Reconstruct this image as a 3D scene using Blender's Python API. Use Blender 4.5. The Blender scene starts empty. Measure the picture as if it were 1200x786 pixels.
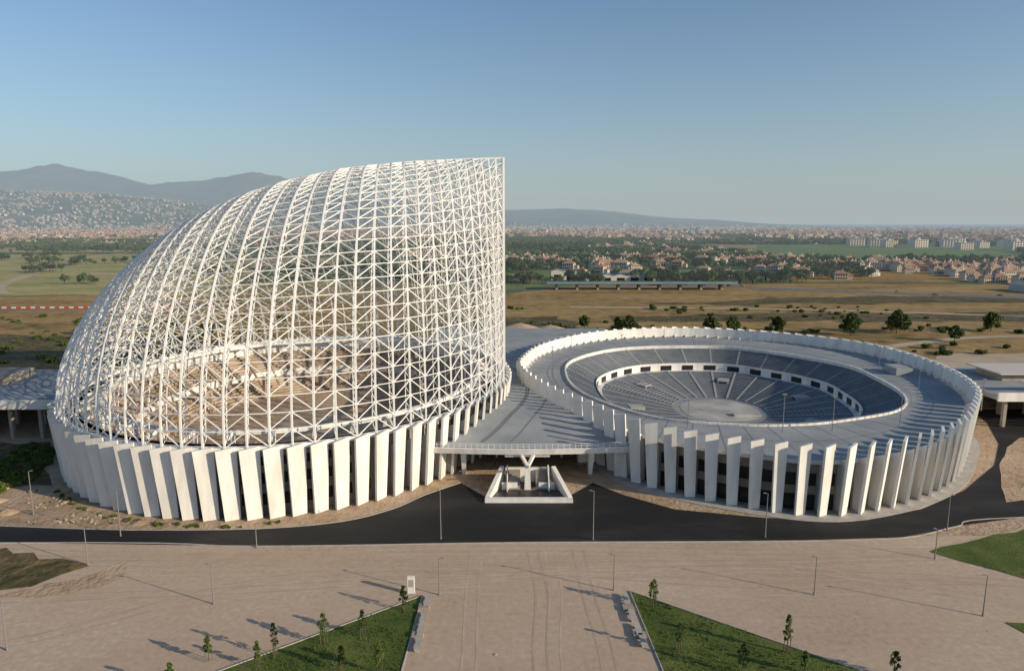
import bpy, bmesh, math, random
import numpy as np
from mathutils import Vector, noise as mn
random.seed(7); R=random.random
def U(a,b): return a+(b-a)*R()
scene=bpy.context.scene
scene.view_settings.view_transform='Standard'; scene.view_settings.look='None'; scene.view_settings.exposure=0
# ------------------------------------------------------------------ helpers
class MB:
    def __init__(s): s.v=[]; s.f=[]; s.m=[]
    def quad(s,a,b,c,d,m=0):
        n=len(s.v); s.v+= [tuple(a),tuple(b),tuple(c),tuple(d)]; s.f.append((n,n+1,n+2,n+3)); s.m.append(m)
    def tri(s,a,b,c,m=0):
        n=len(s.v); s.v+= [tuple(a),tuple(b),tuple(c)]; s.f.append((n,n+1,n+2)); s.m.append(m)
    def hexa(s,b,t,m=0):
        n=len(s.v); s.v+=[tuple(p) for p in b]+[tuple(p) for p in t]
        for f in ((3,2,1,0),(4,5,6,7),(0,1,5,4),(1,2,6,5),(2,3,7,6),(3,0,4,7)):
            s.f.append(tuple(n+i for i in f)); s.m.append(m)
    def box(s,x0,x1,y0,y1,z0,z1,m=0):
        s.hexa([(x0,y0,z0),(x1,y0,z0),(x1,y1,z0),(x0,y1,z0)],[(x0,y0,z1),(x1,y0,z1),(x1,y1,z1),(x0,y1,z1)],m)
    def beam(s,a,b,w,h=None,m=0,w2=None):
        a=Vector(a); b=Vector(b); d=b-a
        if d.length<1e-4: return
        d.normalize(); ref=Vector((0,0,1)) if abs(d.z)<.9 else Vector((0,1,0))
        u=d.cross(ref).normalized(); v=u.cross(d)
        h=h or w; k=(w2/w) if w2 else 1
        A=[a+u*x*w/2+v*y*h/2 for x,y in((-1,-1),(1,-1),(1,1),(-1,1))]
        B=[b+u*x*w*k/2+v*y*h*k/2 for x,y in((-1,-1),(1,-1),(1,1),(-1,1))]
        s.hexa(A,B,m)
    def cyl(s,a,b,r0,r1,n=8,m=0):
        a=Vector(a); b=Vector(b); d=(b-a).normalized(); ref=Vector((0,0,1)) if abs(d.z)<.9 else Vector((0,1,0))
        u=d.cross(ref).normalized(); v=u.cross(d); k=len(s.v)
        for P,r in((a,r0),(b,r1)):
            for i in range(n):
                t=2*math.pi*i/n; s.v.append(tuple(P+u*math.cos(t)*r+v*math.sin(t)*r))
        for i in range(n):
            j=(i+1)%n; s.f.append((k+i,k+j,k+n+j,k+n+i)); s.m.append(m)
        s.f.append(tuple(k+n+i for i in range(n))); s.m.append(m)
    def obj(s,name,mats,parent=None,smooth=False):
        me=bpy.data.meshes.new(name); me.from_pydata(s.v,[],s.f)
        for m in mats: me.materials.append(m)
        me.polygons.foreach_set('material_index',s.m)
        if smooth: me.polygons.foreach_set('use_smooth',[True]*len(s.f))
        me.update(); o=bpy.data.objects.new(name,me); scene.collection.objects.link(o)
        if parent: o.parent=parent
        return o
def empty(name):
    o=bpy.data.objects.new(name,None); scene.collection.objects.link(o); return o
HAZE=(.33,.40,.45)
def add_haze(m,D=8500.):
    """aerial perspective painted into the material: haze-coloured emission grows with distance from the world origin"""
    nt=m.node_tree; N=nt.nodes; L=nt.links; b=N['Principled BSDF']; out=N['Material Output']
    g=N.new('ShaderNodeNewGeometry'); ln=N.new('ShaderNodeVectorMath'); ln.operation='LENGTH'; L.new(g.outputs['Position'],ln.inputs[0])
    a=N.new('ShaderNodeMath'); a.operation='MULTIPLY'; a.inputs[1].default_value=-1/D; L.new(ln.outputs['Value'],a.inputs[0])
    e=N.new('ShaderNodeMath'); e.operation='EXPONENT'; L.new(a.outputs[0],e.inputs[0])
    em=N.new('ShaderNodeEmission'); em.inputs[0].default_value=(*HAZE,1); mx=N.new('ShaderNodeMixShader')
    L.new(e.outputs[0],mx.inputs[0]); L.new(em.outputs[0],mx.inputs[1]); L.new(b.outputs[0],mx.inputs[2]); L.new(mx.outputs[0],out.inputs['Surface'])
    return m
def mat(name,stops,scale=1.0,detail=6,rough=.85,bump=0,bscale=None,stretch=(1,1,1),scale2=None,amt2=.5,spec=.3,lo=.3,hi=.7,bdist=.1):
    m=bpy.data.materials.new(name); m.use_nodes=True; nt=m.node_tree; N=nt.nodes; L=nt.links
    b=N['Principled BSDF']; b.inputs['Roughness'].default_value=rough; b.inputs['Specular IOR Level'].default_value=spec
    if len(stops)==1:
        b.inputs['Base Color'].default_value=(*stops[0],1); 
    geo=N.new('ShaderNodeNewGeometry'); mp=N.new('ShaderNodeMapping'); mp.inputs['Scale'].default_value=stretch
    L.new(geo.outputs['Position'],mp.inputs['Vector'])
    if len(stops)>1:
        n1=N.new('ShaderNodeTexNoise'); n1.inputs['Scale'].default_value=scale; n1.inputs['Detail'].default_value=detail; n1.inputs['Roughness'].default_value=.62
        L.new(mp.outputs[0],n1.inputs['Vector']); fac=n1.outputs['Fac']
        if scale2:
            n2=N.new('ShaderNodeTexNoise'); n2.inputs['Scale'].default_value=scale2; n2.inputs['Detail'].default_value=5
            L.new(geo.outputs['Position'],n2.inputs['Vector'])
            mx=N.new('ShaderNodeMix'); mx.inputs[0].default_value=amt2; L.new(fac,mx.inputs[2]); L.new(n2.outputs['Fac'],mx.inputs[3]); fac=mx.outputs[0]
        cr=N.new('ShaderNodeValToRGB'); el=cr.color_ramp.elements
        k=len(stops)
        for i,c in enumerate(stops):
            p=lo+(hi-lo)*i/(k-1)
            if i<2: e=el[i]; e.position=p
            else: e=el.new(p)
            e.color=(*c,1)
        L.new(fac,cr.inputs[0]); L.new(cr.outputs[0],b.inputs['Base Color'])
    if bump:
        n3=N.new('ShaderNodeTexNoise'); n3.inputs['Scale'].default_value=bscale or scale*4; n3.inputs['Detail'].default_value=6
        L.new(geo.outputs['Position'],n3.inputs['Vector']); bp=N.new('ShaderNodeBump'); bp.inputs['Strength'].default_value=bump; bp.inputs['Distance'].default_value=bdist
        L.new(n3.outputs['Fac'],bp.inputs['Height']); L.new(bp.outputs[0],b.inputs['Normal'])
    return m
# materials
M_white=mat('white_painted_concrete',[(.62,.60,.56),(.79,.77,.74)],.35,8,.6,.1,3,lo=.35,hi=.6,stretch=(1,1,.2))
M_steel=mat('white_painted_steel',[(.78,.77,.74),(.84,.83,.81)],.2,4,rough=.5)
M_conc=mat('raw_concrete',[(.26,.22,.18),(.38,.34,.29)],.25,8,.9,.2,2)
M_deck=mat('deck_paving',[(.23,.25,.27),(.28,.30,.315),(.34,.355,.36)],.09,9,.8,.1,3,lo=.33,hi=.67)
M_deckline=mat('deck_joint',[(.15,.16,.175)])
M_seat=mat('grey_seating',[(.12,.14,.165),(.19,.21,.23)],.25,5,.8)
M_aisle=mat('aisle_steps',[(.34,.34,.33)])
M_floor=mat('arena_floor',[(.22,.23,.24),(.32,.32,.31)],.08,6,.8,lo=.4,hi=.6)
M_pool=mat('pool_hall_screed',[(.34,.33,.31),(.48,.47,.44)],.12,6,.8,lo=.4,hi=.6)
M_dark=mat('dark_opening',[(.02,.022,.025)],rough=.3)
M_tan=mat('unfinished_terraces',[(.22,.16,.11),(.40,.31,.23),(.54,.47,.39)],.14,8,.95,.3,1)
M_asph=mat('fresh_asphalt',[(.012,.012,.013),(.020,.0195,.019),(.040,.037,.035)],.07,9,.75,.2,6,spec=.25,stretch=(.4,1,1),lo=.36,hi=.68)
M_oldasph=mat('old_asphalt',[(.14,.135,.13),(.19,.18,.17)],.05,6,.9)
M_soil=mat('bare_soil',[(.25,.165,.10),(.42,.30,.20),(.52,.40,.29)],.06,10,.95,.7,1.2,scale2=.5,amt2=.4,lo=.34,hi=.66,bdist=.4)
M_gravel=mat('packed_gravel',[(.35,.25,.18),(.44,.33,.24),(.48,.37,.275),(.57,.455,.35)],.028,12,.95,.4,5,scale2=1.1,amt2=.36,lo=.35,hi=.65,bdist=.05,stretch=(.6,1,1))
M_track=mat('tyre_track',[(.40,.30,.22),(.45,.345,.255)],.3,8,.95,lo=.4,hi=.6)
M_track2=mat('compacted_track',[(.45,.345,.255),(.52,.41,.315)],.3,8,.95,lo=.4,hi=.6)
M_grass=mat('lawn_grass',[(.035,.06,.010),(.075,.11,.018),(.15,.15,.05)],.16,8,.95,.8,3,scale2=3,amt2=.45,lo=.36,hi=.66)
M_dry=mat('dry_grass',[(.09,.07,.022),(.23,.15,.05),(.34,.225,.09),(.40,.29,.14)],.018,10,.95,.6,.6,stretch=(.5,1.2,1),scale2=.12,amt2=.45,lo=.33,hi=.66,bdist=.5)
M_olive=mat('meadow',[(.15,.16,.03),(.32,.28,.08),(.48,.38,.15)],.02,10,.95,.5,.6,stretch=(.5,1,1),scale2=.12,amt2=.4,lo=.34,hi=.66)
M_scrub=mat('dark_scrub',[(.025,.035,.012),(.09,.075,.03),(.20,.14,.07)],.06,10,.95,.8,.5,scale2=.4,amt2=.5,bdist=.8,lo=.36,hi=.62)
M_green=mat('crop_field',[(.07,.12,.02),(.12,.18,.035)],.01,6,.95)
M_path=mat('dirt_track',[(.38,.29,.20),(.5,.41,.30)],.05,6,.95)
M_kerb=mat('kerb_stone',[(.33,.31,.28),(.46,.43,.39)],.6,4,.9)
M_trunk=mat('bark',[(.08,.055,.035),(.16,.12,.08)],3,5,.95)
M_leaf=mat('leaves_dark',[(.022,.04,.008),(.055,.085,.018),(.09,.12,.03)],.7,5,.8,lo=.35,hi=.65)
M_leafy=mat('leaves_young',[(.04,.065,.012),(.10,.14,.025)],1.2,4,.8)
M_wood=mat('woodland_leaves',[(.03,.05,.010),(.06,.09,.018),(.10,.12,.035)],.02,7,.85,lo=.36,hi=.64)
M_grove=mat('grove_leaves',[(.03,.045,.012),(.05,.075,.018),(.085,.10,.035)],.01,6,.9,lo=.38,hi=.62)
M_metal=mat('galvanised_steel',[(.20,.20,.20)],rough=.5)
M_roof=mat('terracotta_roof',[(.20,.10,.06),(.36,.19,.11),(.42,.30,.20)],.013,4,.9,lo=.38,hi=.62)
M_wall1=mat('cream_render',[(.40,.30,.20),(.55,.46,.36),(.60,.54,.46)],.013,3,.9,lo=.38,hi=.62)
M_wall2=mat('white_render',[(.55,.51,.46)],rough=.9)
M_greyroof=mat('grey_roof',[(.30,.29,.28)],rough=.8)
M_teal=mat('teal_metal_roof',[(.12,.22,.27),(.2,.3,.34)],.05,3,.5)
M_red=mat('red_plastic',[(.5,.06,.03)],rough=.5)
M_yel=mat('machine_yellow',[(.55,.33,.04)],rough=.5)
M_hill=mat('hill_woods',[(.03,.045,.02),(.06,.075,.03),(.15,.14,.07)],.0012,10,.95,scale2=.006,amt2=.4,lo=.4,hi=.62)
# ground patchwork
M_ground=bpy.data.materials.new('countryside'); M_ground.use_nodes=True
nt=M_ground.node_tree; N=nt.nodes; L=nt.links; b=N['Principled BSDF']; b.inputs['Roughness'].default_value=1; b.inputs['Specular IOR Level'].default_value=.1
geo=N.new('ShaderNodeNewGeometry'); mp=N.new('ShaderNodeMapping'); mp.inputs['Rotation'].default_value=(0,0,.5); mp.inputs['Scale'].default_value=(1,.8,1)
L.new(geo.outputs['Position'],mp.inputs['Vector'])
vo=N.new('ShaderNodeTexVoronoi'); vo.inputs['Scale'].default_value=.0042; L.new(mp.outputs[0],vo.inputs['Vector'])
sx=N.new('ShaderNodeSeparateColor'); L.new(vo.outputs['Color'],sx.inputs[0])
cr=N.new('ShaderNodeValToRGB'); cr.color_ramp.interpolation='CONSTANT'
cols=[(0,(.08,.11,.03)),(.2,(.24,.19,.07)),(.35,(.09,.11,.03)),(.5,(.28,.22,.09)),(.62,(.08,.12,.03)),(.75,(.34,.26,.13)),(.86,(.13,.17,.045)),(.94,(.17,.14,.05))]
for i,(p,c) in enumerate(cols):
    e=cr.color_ramp.elements[i] if i<2 else cr.color_ramp.elements.new(p); e.position=p; e.color=(*c,1)
L.new(sx.outputs[0],cr.inputs[0])
nz=N.new('ShaderNodeTexNoise'); nz.inputs['Scale'].default_value=.02; nz.inputs['Detail'].default_value=9; L.new(geo.outputs['Position'],nz.inputs['Vector'])
c2=N.new('ShaderNodeValToRGB'); c2.color_ramp.elements[0].position=.35; c2.color_ramp.elements[0].color=(.5,.5,.5,1); c2.color_ramp.elements[1].position=.65; c2.color_ramp.elements[1].color=(1.25,1.25,1.2,1)
L.new(nz.outputs['Fac'],c2.inputs[0]); mx=N.new('ShaderNodeMix'); mx.data_type='RGBA'; mx.blend_type='MULTIPLY'; mx.inputs[0].default_value=1
L.new(cr.outputs[0],mx.inputs[6]); L.new(c2.outputs[0],mx.inputs[7]); L.new(mx.outputs[2],b.inputs['Base Color'])
M_wfar=mat('weathered_render',[(.40,.33,.25),(.55,.48,.40),(.60,.57,.52)],.008,3,.9,lo=.38,hi=.62)
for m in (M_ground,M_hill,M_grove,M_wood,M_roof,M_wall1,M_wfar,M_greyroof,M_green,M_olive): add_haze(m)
# ------------------------------------------------------------------ ground
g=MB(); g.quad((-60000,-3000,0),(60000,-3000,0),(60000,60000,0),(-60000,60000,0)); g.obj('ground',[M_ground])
def poly(name,pts,z,m,jit=0,step=8,zf=None):
    P=[]
    n=len(pts)
    for i in range(n):
        a=Vector(pts[i]); c=Vector(pts[(i+1)%n]); k=max(1,int((c-a).length/step)) if jit else 1
        for j in range(k):
            p=a.lerp(c,j/k)
            if jit: p=p+Vector((U(-jit,jit),U(-jit,jit)))
            P.append(p)
    bm=bmesh.new(); vs=[bm.verts.new((p.x,p.y,(zf(p.x,p.y) if zf else z))) for p in P]
    f=bm.faces.new(vs); f.normal_update()
    if f.normal.z<0: f.normal_flip()
    bmesh.ops.triangulate(bm,faces=[f]); me=bpy.data.meshes.new(name); bm.to_mesh(me); bm.free(); me.materials.append(m)
    o=bpy.data.objects.new(name,me); scene.collection.objects.link(o); return o
def strip_into(mb,pts,w,z,m=0):
    pts=[Vector((p[0],p[1],0)) for p in pts]; L_=[];n=len(pts)
    for i in range(n):
        a=pts[max(0,i-1)]; c=pts[min(n-1,i+1)]; t=(c-a).normalized(); nn=Vector((-t.y,t.x,0))
        L_.append((pts[i]+nn*w/2,pts[i]-nn*w/2))
    for i in range(n-1):
        a,b_=L_[i]; c,d=L_[i+1]
        mb.quad((a.x,a.y,z),(b_.x,b_.y,z),(d.x,d.y,z),(c.x,c.y,z),m)
def strip(name,pts,w,z,m):
    mb=MB(); strip_into(mb,pts,w,z); return mb.obj(name,[m])
def crom(pts,k=12,closed=True):
    out=[];n=len(pts)
    rng=range(n) if closed else range(n-1)
    for i in rng:
        if closed: p=[np.array(pts[(i+d)%n],float) for d in(-1,0,1,2)]
        else: p=[np.array(pts[min(max(i+d,0),n-1)],float) for d in(-1,0,1,2)]
        for j in range(k):
            t=j/k; out.append(.5*((2*p[1])+(-p[0]+p[2])*t+(2*p[0]-5*p[1]+4*p[2]-p[3])*t*t+(-p[0]+3*p[1]-3*p[2]+p[3])*t**3))
    if not closed: out.append(np.array(pts[-1],float))
    return out
poly('soil_ground',[(-320,112),(320,112),(330,215),(300,285),(60,300),(-60,330),(-190,300),(-330,240)],.02,M_soil,4,10)
poly('dry_field',[(-5,285),(300,282),(560,300),(700,520),(640,640),(300,660),(60,640),(-40,500)],.04,M_dry,6,15)
poly('dry_field',[(-140,300),(-60,330),(-80,560),(-300,560),(-520,520),(-560,330),(-300,300)],.04,M_dry,6,15)
poly('dry_field',[(250,690),(650,640),(900,760),(760,900),(420,840)],.04,M_dry,8,20)
poly('meadow',[(-1500,1500),(-900,1350),(-500,1500),(-700,1800),(-1400,1900)],.04,M_olive,8,30)
poly('scrub_ground',[(-135,235),(-120,300),(-160,345),(-420,350),(-420,250)],.06,M_scrub,6,10)
poly('scrub_ground',[(-5,300),(60,300),(40,360),(30,420),(-40,420)],.06,M_scrub,5,10)
poly('scrub_ground',[(-104,146),(-114,160),(-122,172),(-240,172),(-240,138),(-140,134)],.06,M_scrub,3,6)
poly('scrub_ground',[(60,395),(360,400),(420,440),(330,440),(60,425)],.07,M_scrub,6,12)
poly('scrub_ground',[(100,480),(430,500),(520,560),(200,530)],.07,M_scrub,8,15)
poly('meadow',[(-250,560),(-330,900),(-700,1300),(-1300,1250),(-1100,800),(-700,520)],.05,M_olive,8,20)
poly('crop_field',[(420,1090),(1000,1150),(1350,1900),(700,1950),(480,1400)],.05,M_green,8,25)
poly('crop_field',[(100,760),(260,770),(300,860),(120,850)],.05,M_green,8,25)
poly('gravel_forecourt',[(-320,-300),(320,-300),(320,118),(120,119),(-120,117),(-320,118)],.06,M_gravel)
poly('construction_yard',[(150,232),(330,225),(360,290),(200,300),(150,270)],.07,M_path,3,8)
# faint tyre tracks crossing the forecourt
rs=random.Random(5); mb=MB()
paths=[]
for i in range(7):
    y=rs.uniform(99,112); paths.append([(-110,y+rs.uniform(-3,3)),(-55,y+rs.uniform(-2,2)),(0,y+rs.uniform(-2,2)),(55,y+rs.uniform(-2,2)),(115,y+4)])
for i in range(4):
    x=rs.uniform(-9,13); paths.append([(x,66),(x+rs.uniform(-.5,.5),84),(x+rs.uniform(-1,1),98),(x+rs.uniform(-2,2),113)])
for i in range(5):
    paths.append([(-110,rs.uniform(78,96)),(-75,rs.uniform(84,98)),(-42,rs.uniform(98,103)),(-10,rs.uniform(101,108)),(40,rs.uniform(101,108)),(80,rs.uniform(94,104)),(115,rs.uniform(88,98))])
for i,p in enumerate(paths):
    c=crom(p,10,False); 
    for off in(-.95,.95):
        q=[]
        for k in range(len(c)):
            t=c[min(k+1,len(c)-1)]-c[max(k-1,0)]; t=t/np.linalg.norm(t); q.append(c[k]+np.array((-t[1],t[0]))*off)
        strip_into(mb,q,.3,.066+i*.001,i%2)
mb.obj('tyre_tracks',[M_track,M_track2])
strip('dirt_track',crom([(-420,560),(-480,640),(-565,820),(-720,1160),(-760,1400)],8,False),11,.1,M_path)
strip('dirt_track',crom([(-350,700),(-470,790),(-640,860),(-900,900)],8,False),9,.11,M_path)
strip('country_road',crom([(-600,455),(-420,450),(-250,470),(-120,520),(0,600),(140,640)],8,False),9,.12,M_oldasph)
hw=crom([(-60,700),(150,640),(330,560),(560,480),(900,400)],10,False)
strip('motorway',hw,22,.12,M_oldasph)
mb=MB()
for off in(-10,0,10):
    for i in range(len(hw)-1):
        a=hw[i];c=hw[i+1];t=(c-a)/np.linalg.norm(c-a);nn=np.array((-t[1],t[0]))
        p=[a+nn*(off-.3),a+nn*(off+.3),c+nn*(off+.3),c+nn*(off-.3)]
        mb.quad(*[(q[0],q[1],.15) for q in (p[1],p[0],p[3],p[2])])
mb.obj('road_marking',[M_wall2])
strip('slip_road',crom([(300,430),(360,400),(440,405),(480,450),(440,520)],10,False),9,.13,M_oldasph)
strip('service_road',crom([(40,470),(200,455),(330,420),(560,380)],10,False),7,.11,M_path)
strip('dirt_track',crom([(150,300),(230,340),(300,345),(420,330)],8,False),6,.11,M_path)
# asphalt
asph=[(-320,111.5),(-93,115.9),(-46,114.6),(0,116),(50,116.6),(72,118),(84.6,122.6),(100.7,126.8),(320,140),(320,205),(160,206),(142,205),
 (138,191.7),(127.6,172),(115.3,156),(97.8,140.3),(82.8,130.5),(67,126),(50,126.3),(32.8,130.5),(23.6,138),(18,144.7),(11.7,136.6),(-5.4,136.6),(-11.4,144.7),(-18.2,138),(-24.1,130.5),(-33,124.5),(-48,121.3),(-72,120.8),(-97.6,122.6),(-130,126),(-320,125)]
poly('asphalt_road',asph,.10,M_asph)
poly('soil_island',[(102,134),(112,150),(125,166),(137,177),(190,180),(310,180),(310,150),(130,138)],.14,M_soil,.5,4)
def kerb(name,pts,w=.35,h=.14):
    mb=MB()
    for i in range(len(pts)-1): mb.beam((*pts[i],h/2+.06),(*pts[i+1],h/2+.06),w,h)
    mb.obj(name,[M_kerb])
kerb('kerb',crom([(-320,111.3),(-93,115.7),(-46,114.4),(0,115.8),(50,116.4),(72,117.8),(84.6,122.4),(100.7,126.6),(200,132)],6,False),.22)
kerb('kerb',crom([(-200,125.5),(-130,126.2),(-97.6,122.8),(-72,121),(-48,121.5),(-33,124.7),(-24.1,130.7),(-18.2,138.2),(-11.4,144.8)],6,False),.22)
def lawn(pts):
    poly('lawn',pts,.12,M_grass)
    kerb('lawn_edging',pts+[pts[0]],.15,.16)
lawn([(-13.9,98),(-60,63),(-60,40),(-15,40)])
lawn([(18.5,99.3),(21.5,40),(75,40),(75,58)])
poly('lawn',[(73,112.5),(98,122),(200,128),(200,90),(110,97),(83,103)],.12,M_grass,.6,4)
poly('lawn',[(-71,108),(-74,104),(-80,99),(-200,90),(-200,112),(-90.5,113)],.12,M_scrub,.9,3)
poly('lawn',[(71,91),(73,86),(110,80),(110,88)],.12,M_grass,.3,4)
poly('soil_patch',[(-66,109.5),(-70,103),(-78,99.5),(-80,97),(-69,98),(-63,104)],.10,M_soil,.7,2)
poly('soil_patch',[(66,111.5),(74,113.2),(98,122.6),(97,121),(74,111.8)],.10,M_path,.3,3)
# ------------------------------------------------------------------ rings
class Ring:
    def __init__(s,c,pts):
        s.c=np.array(c,float); P=np.array(pts)-s.c; th=np.arctan2(P[:,1],P[:,0]); r=np.hypot(P[:,0],P[:,1]); o=np.argsort(th); s.th=th[o]; s.r=r[o]
    def rad(s,t): return np.interp((t+math.pi)%(2*math.pi)-math.pi,s.th,s.r,period=2*math.pi)
    def pt(s,t,k=1.0,off=0): 
        r=s.rad(t)*k+off; return (s.c[0]+r*math.cos(t),s.c[1]+r*math.sin(t))
    def even(s,n,a0=-math.pi,a1=math.pi):
        T=np.linspace(a0,a1,2000); P=np.array([s.pt(t) for t in T]); d=np.r_[0,np.cumsum(np.hypot(*np.diff(P,axis=0).T))]
        return np.interp(np.linspace(0,d[-1],n),d,T),d[-1]
    def frame(s,t):
        a=np.array(s.pt(t-.01));c=np.array(s.pt(t+.01)); tg=(c-a)/np.linalg.norm(c-a); return tg,np.array((tg[1],-tg[0]))
Lc=(-57,191); LR=Ring(Lc,[(Lc[0]+(59 if math.cos(t)<0 else 55)*math.cos(t),Lc[1]+66*math.sin(t)) for t in np.linspace(-math.pi,math.pi,400)[:-1]])
RR=Ring((66,202),crom([(57,127.5),(77,131),(96,143),(110,159),(122,177),(129,200),(130,226),(123,247),(101,267),(70,278),(36,269),(13,243),(4,215),(4,198),(10,178),(20,158),(31,141)]))
BR=Ring((64,203),crom([(50,153),(66,152.5),(81,157),(96,165),(105,178),(109,197),(108,222),(85,250),(61,254),(38,248),(21,228),(17,205),(20,182),(33,160)]))
def ringstrip(mb,ring,lo,hi,n=160,m=0,a0=0,a1=2*math.pi):
    for i in range(n):
        t0=a0+(a1-a0)*i/n; t1=a0+(a1-a0)*(i+1)/n
        p=ring.pt(t0,lo[0],lo[1]);q=ring.pt(t1,lo[0],lo[1]);r=ring.pt(t1,hi[0],hi[1]);s_=ring.pt(t0,hi[0],hi[1])
        mb.quad((*p,lo[2]),(*q,lo[2]),(*r,hi[2]),(*s_,hi[2]),m)
def fins(ring,n,name,parent,zt,Lb,Lt,ang,a0=0,a1=2*math.pi,zb=.1,lean=1.0,rise=.9):
    mb=MB(); T,_=ring.even(n+1,a0,a1); T=T[:-1]
    for i,t in enumerate(T):
        tg,nn=ring.frame(t); P=np.array(ring.pt(t)); ca,sa=math.cos(ang),math.sin(ang)
        ax=tg*ca+nn*sa; th=np.array((-ax[1],ax[0])); 
        def cs(c,L_,w,z,dz=0):
            q=[c-ax*L_/2-th*w/2,c+ax*L_/2-th*w/2,c+ax*L_/2+th*w/2,c-ax*L_/2+th*w/2]
            return [(q[0][0],q[0][1],z),(q[1][0],q[1][1],z+dz),(q[2][0],q[2][1],z+dz),(q[3][0],q[3][1],z)]
        mb.hexa(cs(P-nn*.4,Lb,.55,zb),cs(P+nn*lean,Lt,.5,zt-.3,rise))
        a=P-nn*2.6; c=P-nn*.3
        mb.hexa([(*(a-tg*.25),zb),(*(c-tg*.25),zb),(*(c+tg*.25),zb),(*(a+tg*.25),zb)],[(*(a-tg*.25),zt-4.5),(*(c+nn*.6-tg*.25),zt-3.0),(*(c+nn*.6+tg*.25),zt-3.0),(*(a+tg*.25),zt-4.5)])
    return mb.obj(name,[M_white],parent)
# ---- left arena with sail
sail=empty('arena_with_lattice_sail')
NF=92
fins(LR,NF,'facade_fins',sail,15,2.9,3.8,-.38,rise=.4)
mb=MB(); ringstrip(mb,LR,(1,-2.6,0),(1,-2.6,14)); ringstrip(mb,LR,(1,-2.6,14),(.97,-3,14.0))
mb.obj('outer_wall',[M_conc],sail)
mb=MB(); T,_=LR.even(NF+1,0,2*math.pi)
for i in range(NF):
    t=(T[i]+T[i+1])/2; tg,nn=LR.frame(t); P=np.array(LR.pt(t))-nn*2.5
    for z0,z1 in((2.0,4.4),(6.4,8.6),(10.2,12.0)):
        a=P-tg*.8;c=P+tg*.8; mb.quad((*a,z0),(*c,z0),(*c,z1),(*a,z1))
mb.obj('window_openings',[M_dark],sail)
mb=MB()
ringstrip(mb,LR,(1,-1.2,13.9),(1,-.1,13.9)); ringstrip(mb,LR,(1,-.1,13.9),(1,-.1,14.7)); ringstrip(mb,LR,(1,-.1,14.7),(1,-1.2,14.7)); ringstrip(mb,LR,(1,-1.2,14.7),(1,-1.2,13.9))
mb.obj('ring_beam',[M_steel],sail)
mb=MB()
ringstrip(mb,LR,(.97,-1.5,14),(.93,0,14)); 
ringstrip(mb,LR,(.93,0,14),(.93,0,11),m=1)
k=.93;z=11
for i in range(16):
    k2=k-.021; ringstrip(mb,LR,(k,0,z),(k2,0,z)); z2=z-.62
    if i==7: z2=z-2.2; ringstrip(mb,LR,(k2,0,z),(k2,0,z2),m=1)
    else: ringstrip(mb,LR,(k2,0,z),(k2,0,z2))
    k=k2;z=z2
ringstrip(mb,LR,(k,0,z),(.001,0,max(z,.3)))
mb.obj('interior_terraces',[M_tan,M_white],sail)
mb=MB()
for i in range(44):
    t=2*math.pi*i/44; a=LR.pt(t,.86); c=LR.pt(t,.93); mb.beam((*a,5),(*a,15.2),.7); mb.beam((*a,15),(*c,14.2),.5,.8)
    d=LR.pt(2*math.pi*(i+1)/44,.86); mb.beam((*a,15),(*d,15),.6,1.0)
for i in range(44):
    t=2*math.pi*i/44; a=LR.pt(t,.86); c=LR.pt(t,.62); mb.beam((*a,11.0),(*c,3.5),.5,.7,1)
    if i%4==0:
        e=LR.pt(t,.60); f=LR.pt(t+.09,.60); mb.beam((*e,.3),(*e,7),.9,.9,1); mb.beam((*e,7),(*f,7),.8,.8,1)
mb.obj('inner_colonnade',[M_white,M_tan],sail)
# lattice
N_=45; YC=191.; Z0=14.6
rx=[-2.6,-28,-46,-60,-70,-80,-88,-95,-100,-105,-109,-112.5,-115,-116.0]
rz=[74.6,73.6,71.6,68.4,65.2,60.5,55.6,49.8,44.5,38.2,32,26,20,14.8]
t0=-math.acos(54.2/55); T,_=LR.even(N_,-math.pi,t0); T=T[::-1]
xx=np.interp(np.linspace(0,1,3000),np.linspace(0,1,len(rx)),rx); zz=np.interp(-xx,[-x for x in rx],rz); 
ker=np.ones(160)/160; zs=np.convolve(np.pad(zz,80,mode='edge'),ker,'same')[80:-80]; zs[:100]=zz[:100]; zs[-60:]=zz[-60:]
zz=zs
ll=np.r_[0,np.cumsum(np.hypot(np.diff(xx),np.diff(zz)))]
ribs=[]
STEP=3.3
for i in range(N_):
    p=LR.pt(T[i]); xa=np.interp(ll[-1]*i/(N_-1),ll,xx); x1=.5*xa+.5*p[0]; x1=min(x1,rx[0]); z1=np.interp(-x1,-xx,zz)
    pe=1.45+.55*min(1,i/14.)
    ph=np.linspace(0,math.pi/2,160); w=1-np.cos(ph)**(2/pe); h=np.sin(ph)**(2/pe)
    X=p[0]+(x1-p[0])*w; Y=p[1]+(YC-p[1])*w; Z=Z0+(z1-Z0)*h
    s=np.r_[0,np.cumsum(np.sqrt(np.diff(X)**2+np.diff(Y)**2+np.diff(Z)**2))]
    n=int(s[-1]/STEP); ss=[j*STEP for j in range(n+1)]
    if s[-1]-ss[-1]<1.2: ss[-1]=s[-1]
    else: ss.append(s[-1])
    ribs.append([Vector((np.interp(q,s,X),np.interp(q,s,Y),np.interp(q,s,Z))) for q in ss])
ctr=Vector((-57,191,25))
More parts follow.
